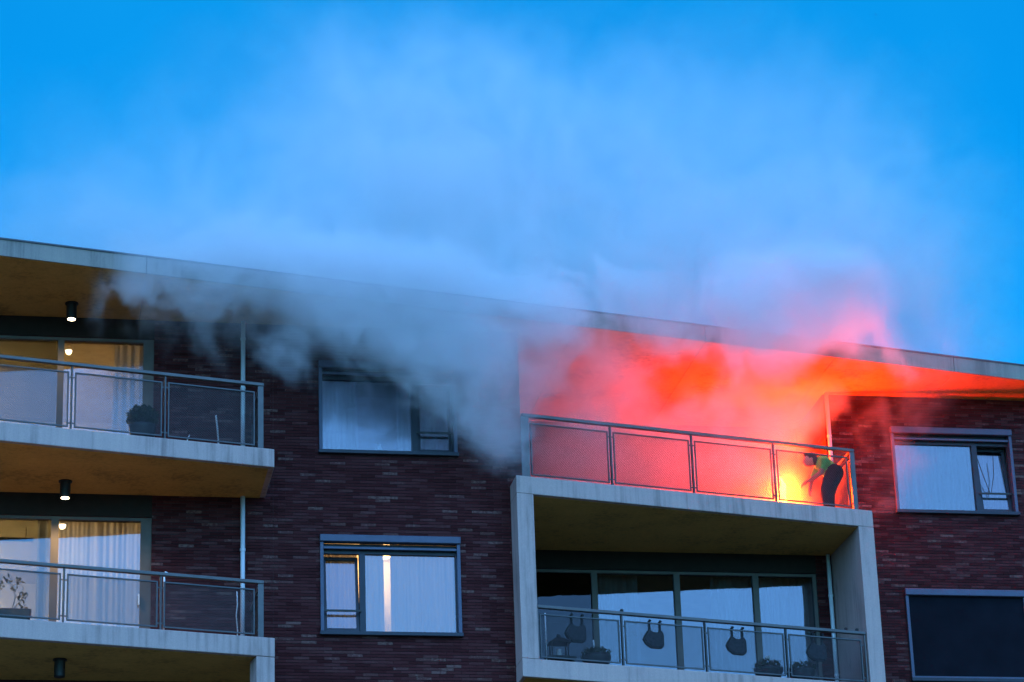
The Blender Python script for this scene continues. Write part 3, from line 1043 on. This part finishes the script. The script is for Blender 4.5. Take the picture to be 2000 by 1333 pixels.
# ------------------------------------------------------------------ flare
FX, FY = 9.17, 2.60
t = empty('flare', (FX, FY, S1 + .002))
tag(t, 'burning signal flare with a yellow flame on the upper right balcony floor', 'flare')
MB().lathe([(.045, 0), (.045, .02), (.02, .025), (.02, .56), (.016, .565)], seg=14).build('tube', 'flare_tube_red', t)
fm = MB()
prof = [(.014, .56), (.055, .62), (.080, .72), (.070, .84), (.042, 1.00), (.010, 1.16)]
fm.lathe(prof, seg=16)
fm.v = [(x + .03 * math.sin(z * 14), y + .02 * math.cos(z * 11), z) for x, y, z in fm.v]
fm.build('flame', 'flame', t, smooth=True)
FLARE_E = 4800
fl = point_light(t, (0, -.06, .86), FLARE_E, (1.0, .034, .0005), .10)

# ------------------------------------------------------------------ person bending over the flare
def capsule(mb, a, b_, ra, rb, n=5):
    a, b_ = Vector(a), Vector(b_)
    pts = [a.lerp(b_, i / n) for i in range(n + 1)]
    rs = [ra + (rb - ra) * i / n for i in range(n + 1)]
    mb.tube(pts, rs, 12)
    mb.ball(a, ra, 12, 8)
    mb.ball(b_, rb, 12, 8)
PXX, PYY = 9.54, 1.05
def rem(mb, name, m, parent, vox, loc=None, smooth=3):
    o = mb.build(name, m, parent, smooth=True)
    if loc:
        o.location = loc
    r_ = o.modifiers.new('remesh', 'REMESH')
    r_.mode = 'VOXEL'
    r_.voxel_size = vox
    r_.use_smooth_shade = True
    sm = o.modifiers.new('smooth', 'SMOOTH')
    sm.iterations = smooth
    sm.factor = .5
    return o
# joints relative to the feet; he faces -X (towards the flare)
hip = Vector((.085, 0, .70))
chest = Vector((-.085, 0, .875))
neck = Vector((-.19, 0, .925))
head = Vector((-.275, 0, .945))
def limb_sets(s):
    kn = Vector((-.035 + s * .025, s * .10, .385))
    an = Vector((-.025 + s * .03, s * .10, .085))
    hp = Vector((hip.x, s * .085, hip.z - .01))
    sh = Vector((chest.x - .035, s * .17, chest.z - .01))
    el = Vector((-.215 - s * .02, s * .23, .635))
    wr = Vector((-.36 + s * .05, s * .11, .475 - s * .04))
    return hp, kn, an, sh, el, wr
body = MB()
capsule(body, hip, hip.lerp(chest, .5), .115, .105)
capsule(body, hip.lerp(chest, .5), chest, .105, .11)
capsule(body, chest + Vector((0, -.10, 0)), chest + Vector((0, .10, 0)), .085, .085)
capsule(body, chest, neck, .085, .058)
capsule(body, neck, head, .056, .06)
body.ball(head + Vector((-.035, 0, -.01)), (.100, .076, .112), 16, 12)
body.ball(head + Vector((-.09, 0, -.075)), (.05, .052, .05), 12, 8)        # jaw
capsule(body, head + Vector((-.128, 0, -.005)), head + Vector((-.150, 0, -.045)), .012, .018)   # nose
body.ball(head + Vector((-.118, -.032, .018)), .017, 8, 6)
body.ball(head + Vector((-.118, .032, .018)), .017, 8, 6)
capsule(body, head + Vector((-.128, -.02, -.082)), head + Vector((-.128, .02, -.082)), .010, .010, 2)
for s in (-1, 1):
    body.ball(head + Vector((-.02, s * .078, -.01)), (.026, .014, .034), 10, 6)
    hp, kn, an, sh, el, wr = limb_sets(s)
    capsule(body, hp, kn, .088, .062)
    capsule(body, kn, an, .060, .042)
    capsule(body, an + Vector((.02, 0, -.03)), an + Vector((-.17, 0, -.045)), .038, .034)
    capsule(body, sh, el, .058, .045)
    capsule(body, el, wr, .044, .030)
    d = (wr - el).normalized()
    side = Vector((0, 1, 0))
    up_ = d.cross(side).normalized()
    palm = wr + d * .055
    capsule(body, wr, palm + side * .02, .028, .026, 3)
    capsule(body, wr, palm - side * .02, .028, .026, 3)
    for fi, (o_, ln) in enumerate(((-.036, .060), (-.012, .075), (.012, .080), (.036, .072))):
        b0 = palm + side * o_ + d * .018
        b1 = b0 + d * ln * .55 + up_ * .008
        b2 = b1 + (d * .6 + up_ * .75).normalized() * ln * .5
        capsule(body, b0, b1, .0105, .0095, 3)
        capsule(body, b1, b2, .0095, .0085, 3)
    tb = wr + d * .025 + side * (.03 * s)
    capsule(body, tb, tb + d * .035 + side * (.028 * s) + up_ * .01, .013, .011, 3)
    capsule(body, tb + d * .035 + side * (.028 * s) + up_ * .01, tb + d * .062 + side * (.026 * s) + up_ * .03, .011, .010, 3)
person = rem(body, 'person', 'skin_tone', None, .008, (PXX, PYY, S1 + .004), 4)
tag(person, 'person in a green top and dark trousers bending over the flare', 'person')
sh_ = MB()
capsule(sh_, hip.lerp(chest, .15), hip.lerp(chest, .55), .154, .148)
capsule(sh_, hip.lerp(chest, .55), chest, .148, .142)
capsule(sh_, chest + Vector((0, -.11, 0)), chest + Vector((0, .11, 0)), .102, .102)
capsule(sh_, chest, chest.lerp(neck, .6), .088, .068)
for s in (-1, 1):
    hp, kn, an, s_, el, wr = limb_sets(s)
    capsule(sh_, s_, s_.lerp(el, .60), .074, .062)
rem(sh_, 'shirt', 'shirt_green', person, .012)
tr_ = MB()
capsule(tr_, hip.lerp(chest, .14), hip, .155, .168)
for s in (-1, 1):
    hp, kn, an, s_, el, wr = limb_sets(s)
    capsule(tr_, hp, kn, .160, .130)
    capsule(tr_, kn, an + Vector((0, 0, .02)), .126, .100)
    sm_ = MB()
    capsule(sm_, an + Vector((.03, 0, -.035)), an + Vector((-.18, 0, -.043)), .050, .044)
    sm_.v = [(x, y, max(z, -.003)) for x, y, z in sm_.v]
    rem(sm_, 'shoe', 'shoe_grey', person, .010)
rem(tr_, 'trousers', 'trouser_black', person, .012)
hm = MB()
hm.ball(head + Vector((.0, 0, .028)), (.108, .088, .104), 16, 12)
hm.ball(head + Vector((.045, 0, -.015)), (.075, .082, .085), 14, 10)
hm.ball(head + Vector((-.085, 0, .085)), (.05, .06, .035), 12, 8)
rem(hm, 'hair', 'hair_brown', person, .010)

# ------------------------------------------------------------------ smoke: one body of drifting smoke, its density worked out here on a grid
LAT = rng.random((48, 48, 48)).astype(np.float32)
def vnoise(x, y, z):
    xi, yi, zi = np.floor(x).astype(np.int32), np.floor(y).astype(np.int32), np.floor(z).astype(np.int32)
    fx, fy_, fz = x - xi, y - yi, z - zi
    fx, fy_, fz = (f * f * (3 - 2 * f) for f in (fx, fy_, fz))
    x0, y0, z0 = xi % 48, yi % 48, zi % 48
    x1, y1, z1 = (x0 + 1) % 48, (y0 + 1) % 48, (z0 + 1) % 48
    def lx(a, b_):
        return LAT[x0, a, b_] * (1 - fx) + LAT[x1, a, b_] * fx
    return (lx(y0, z0) * (1 - fy_) + lx(y1, z0) * fy_) * (1 - fz) + (lx(y0, z1) * (1 - fy_) + lx(y1, z1) * fy_) * fz
def fbm(x, y, z, o=4):
    s, a, t = 0, .5, 0
    for i in range(o):
        s = s + a * vnoise(x, y, z)
        t += a
        a *= .52
        x, y, z = x * 2.03 + 3.1, y * 2.03 + 7.7, z * 2.03 + 1.3
    return s / t
def sst(a, b_, v):
    t = np.clip((v - a) / (b_ - a), 0, 1)
    return t * t * (3 - 2 * t)
def smoke_density(SMIN, SMAX, RES, near):
    ax = [np.linspace(SMIN[i], SMAX[i], RES[i], dtype=np.float32) for i in range(3)]
    X, Y, Z = np.meshgrid(*ax, indexing='ij')
    # turbulence: the grid is warped before the shapes are laid out in it
    wx = fbm(X * .6, Y * .6, Z * .6, 4) - .5
    wy = fbm(X * .6 + 19, Y * .6, Z * .6 + 5, 3) - .5
    wz = fbm(X * .6, Y * .6 + 23, Z * .6 + 11, 4) - .5
    x, y, z = X + 1.9 * wx, Y + 1.2 * wy, Z + 1.9 * wz
    d = np.zeros_like(X)
    def blobs(lst):
        s = np.zeros_like(X)
        for cx, cy_, cz, rx, ry, rz, w in lst:
            e = ((x - cx) / rx) ** 2 + ((y - cy_) / ry) ** 2 + ((z - cz) / rz) ** 2
            s += w * np.exp(-e)
        return s
    if near:
        n2 = fbm(X * 1.5 + wx * 5 + 9, Y * 1.5 + wy * 4, Z * 1.5 + wz * 5, 5)
        rd = 1 - np.abs(2 * fbm(X * 1.1 + wx * 6 + 31, Y * 1.1 + wy * 4, Z * 1.1 + wz * 6, 4) - 1) * 2.2
        n2 = np.clip((.65 * n2 + .35 * rd - .5) * 3.1 + .45, 0, 1)
        def torn(f, lo, hi, k):
            return sst(lo, hi, f - k * (1 - n2)) * f
        # smoke rolling left below and over the eaves
        d += STREAM_D * torn(blobs(STREAM), .0, .8, 1.0)
        # flare-lit smoke on the balcony and the puffs above it
        d += BALCONY_D * torn(blobs(BALCONY), -.2, .7, .7)
        d += PUFF_D * torn(blobs(PUFFS), .0, .7, .95)
        d += WISP_D * torn(blobs(WISPS), .0, .6, .75)
        # clear air round the person beside the railing
        d *= 1 - .9 * np.exp(-((X - 9.55) / .5) ** 2 - ((Y - .9) / .7) ** 2 - ((Z - 16.6) / .6) ** 2)
    else:
        # high plume drifting back over the roof
        n1 = fbm(X * .8 + wx * 3, Y * .8 + wy * 2, Z * .8 + wz * 3, 5)
        n2 = np.clip((fbm(X * 1.5 + wx * 4, Y * 1.5, Z * 1.5 + wz * 4, 3) - .5) * 2 + .5, 0, 1)
        pl = blobs(PLUME)
        d += PLUME_D * pl * sst(.28, .74, n1 * 1.0 + pl * .22) * (.3 + 1.45 * n2)
    # nothing inside the building
    inside = (Z < ZB + .02) & (((X < XC) & (Y > YM - .02)) | ((X >= XC) & (X < 9.98) & (Y > YT - .02)) | ((X >= 9.98) & (Y > YR - .02)))
    d[inside] = 0
    edge = np.minimum.reduce([(X - SMIN[0]) / .8, (SMAX[0] - X) / .8, (Y - SMIN[1]) / .5, (SMAX[1] - Y) / (.05 if near else .5), (Z - SMIN[2]) / .4, (SMAX[2] - Z) / .8])
    d *= sst(0, 1, edge)
    d[d < .004] = 0
    return d
# (x, y, z, radius x, y, z, weight)
PLUME = [(2.3, 2.2, 24.4, 1.5, 1.6, 1.3, .8), (2.2, 2.0, 22.7, 2.2, 1.8, 1.6, 1.0), (4.6, 2.2, 23.1, 2.7, 1.8, 1.5, .9), (8.0, 2.0, 22.3, 2.8, 1.8, 1.7, .9),
         (10.3, 1.8, 21.3, 2.0, 1.6, 2.1, .7), (4.2, 1.8, 20.9, 4.8, 2.0, 1.4, 1.1), (-1.0, 1.6, 21.2, 2.6, 1.8, 1.2, .9), (7.6, 1.6, 20.3, 3.8, 1.7, 1.2, .8),
         (-3.4, 1.2, 20.8, 2.0, 1.6, .7, .45), (1.6, .6, 19.7, 4.5, 1.5, .8, .9), (10.8, 1.4, 20.0, 1.6, 1.3, .9, .5)]
STREAM = [(-2.6, -1.7, 18.35, .9, .7, .55, .7), (-1.3, -1.5, 18.3, 1.1, .8, .8, 1.0), (.2, -1.3, 18.2, 1.2, .8, .8, 1.0), (1.6, -1.1, 18.2, 1.2, .8, .9, 1.1),
          (2.8, -.9, 18.0, 1.0, .8, 1.0, 1.1), (3.6, -.7, 17.4, .8, .7, 1.0, 1.0), (3.75, -.7, 16.4, .45, .5, .8, .8), (2.6, -.8, 17.1, .55, .5, .6, .7),
          (-.6, -1.7, 18.9, 1.8, .8, .6, .65), (.2, -1.8, 18.9, 1.4, .7, .7, .9), (2.0, -1.5, 18.9, 1.6, .8, .8, 1.45), (3.5, -1.2, 18.8, 1.0, .7, .8, 1.3), (4.3, -.6, 18.6, .8, .7, .7, .9), (2.45, -.5, 16.5, .25, .3, .4, .5)]
BALCONY = [(4.8, .5, 17.2, .9, 1.0, 1.1, .8), (5.0, -.2, 17.0, .7, .5, .8, .5), (6.1, 1.0, 17.2, 1.1, 1.0, .9, .8), (7.4, 1.2, 17.2, 1.1, 1.0, .9, .7), (8.5, 1.3, 17.6, .9, .9, .9, 1.0), (5.2, -.3, 18.1, .9, .6, .6, 1.0),
           (7.0, .9, 16.4, 2.0, .9, .5, .9), (7.4, .2, 17.6, 1.0, .5, .5, .7), (9.2, 1.2, 17.9, .6, .7, .7, .8), (9.1, 2.4, 16.88, .36, .35, .42, 3.2), (8.75, 1.95, 16.6, .55, .45, .4, 1.7), (6.0, 2.8, 17.4, 1.2, 1.0, .9, 1.0), (7.6, 3.0, 17.5, 1.2, 1.0, .8, .9), (9.0, 3.2, 17.6, .8, .8, .8, .8), (5.0, 2.4, 17.6, .8, .9, .9, 1.0)]
PUFFS = [(4.9, -1.2, 18.5, .8, .6, .7, .8), (5.9, -1.1, 18.7, .8, .6, .8, 1.0), (7.0, -.9, 18.6, .8, .5, .5, .8), (7.7, -.85, 18.9, 1.0, .7, .9, 1.2), (8.7, -.7, 19.1, 1.1, .7, 1.0, 1.4), (9.5, -.55, 18.9, .8, .6, .9, 1.2), (8.3, -.7, 18.3, .9, .5, .5, 1.0),
         (10.2, -.1, 18.5, 1.0, .5, .5, .9), (8.5, -.7, 19.8, 1.0, .6, .6, 1.0), (9.5, -.6, 19.6, .7, .6, .6, .9)]
WISPS = [(10.2, 1.3, 17.6, .6, .6, .6, .7),  (10.6, 1.6, 16.8, .5, .5, .6, .7), (11.2, 1.3, 18.2, .9, .6, .4, .6), (11.3, 1.9, 17.6, .6, .4, .3, .5)]
PLUME_D, STREAM_D, BALCONY_D, PUFF_D, WISP_D = .46, .92, .55, 1.25, .22
def smoke_mat(name, col):
    m = bpy.data.materials.new(name)
    m.use_nodes = True
    nt = m.node_tree
    nt.nodes.clear()
    pv = N(nt, 'ShaderNodeVolumePrincipled')
    pv.inputs['Color'].default_value = (*col, 1)
    pv.inputs['Density'].default_value = 1.0
    pv.inputs['Anisotropy'].default_value = -0.12
    mo = N(nt, 'ShaderNodeOutputMaterial')
    L(nt, pv.outputs[0], mo.inputs['Volume'])
    MATS[name] = m
smoke_mat('smoke_dense', (.95, .94, .965))
smoke_mat('smoke_thin', (.96, .97, 1.0))
def smoke_body(name, label, lo, hi, vox, near):
    SMIN, SMAX = np.array(lo), np.array(hi)
    RES = [int(round((b_ - a) / vox)) for a, b_ in zip(SMIN, SMAX)]
    dens = smoke_density(SMIN, SMAX, RES, near)
    sm_me = bpy.data.meshes.new(name)
    sm_me.vertices.add(dens.size)
    at_ = sm_me.attributes.new('dens', 'FLOAT', 'POINT')
    at_.data.foreach_set('value', dens.ravel())
    sm_me.materials.append(MATS['smoke_dense' if near else 'smoke_thin'])
    smoke = bpy.data.objects.new(name, sm_me)
    C.objects.link(smoke)
    tag(smoke, label, 'smoke', kind='stuff')
    gn = bpy.data.node_groups.new('smoke_grid', 'GeometryNodeTree')
    gn.interface.new_socket('Geometry', in_out='INPUT', socket_type='NodeSocketGeometry')
    gn.interface.new_socket('Geometry', in_out='OUTPUT', socket_type='NodeSocketGeometry')
    gi, go = gn.nodes.new('NodeGroupInput'), gn.nodes.new('NodeGroupOutput')
    pos = gn.nodes.new('GeometryNodeInputPosition')
    sep = gn.nodes.new('ShaderNodeSeparateXYZ')
    gn.links.new(pos.outputs[0], sep.inputs[0])
    idx = []
    for i in range(3):
        a_ = math_n(gn, 'SUBTRACT', sep.outputs[i], float(SMIN[i]))
        s_ = math_n(gn, 'MULTIPLY', a_, float((RES[i] - 1) / (SMAX[i] - SMIN[i])))
        idx.append(math_n(gn, 'MINIMUM', math_n(gn, 'MAXIMUM', math_n(gn, 'ROUND', s_), 0.0), float(RES[i] - 1)))
    lin = math_n(gn, 'ADD', math_n(gn, 'MULTIPLY', math_n(gn, 'ADD', math_n(gn, 'MULTIPLY', idx[0], float(RES[1])), idx[1]), float(RES[2])), idx[2])
    na = gn.nodes.new('GeometryNodeInputNamedAttribute')
    na.data_type = 'FLOAT'
    na.inputs[0].default_value = 'dens'
    si = gn.nodes.new('GeometryNodeSampleIndex')
    si.data_type = 'FLOAT'
    si.domain = 'POINT'
    si.clamp = True
    gn.links.new(gi.outputs[0], si.inputs[0])
    gn.links.new(na.outputs[0], si.inputs[1])
    gn.links.new(lin, si.inputs['Index'])
    vc = gn.nodes.new('GeometryNodeVolumeCube')
    gn.links.new(si.outputs[0], vc.inputs['Density'])
    vc.inputs['Min'].default_value = tuple(float(v) for v in SMIN)
    vc.inputs['Max'].default_value = tuple(float(v) for v in SMAX)
    for i, a_ in enumerate('XYZ'):
        vc.inputs['Resolution ' + a_].default_value = RES[i]
    sm_ = gn.nodes.new('GeometryNodeSetMaterial')
    sm_.inputs['Material'].default_value = MATS['smoke_dense' if near else 'smoke_thin']
    gn.links.new(vc.outputs[0], sm_.inputs[0])
    gn.links.new(sm_.outputs[0], go.inputs[0])
    md = smoke.modifiers.new('smoke_grid', 'NODES')
    md.node_group = gn

smoke_body('smoke', 'dense smoke rolling along the eaves and out of the upper right balcony, pink near the flare', (-5.0, -2.9, 15.6), (12.2, 4.35, 20.6), .056, True)
smoke_body('smoke_plume', 'pale thin smoke plume rising over the roof into the blue sky', (-5.6, -1.6, 18.0), (13.6, 5.4, 25.8), .115, False)
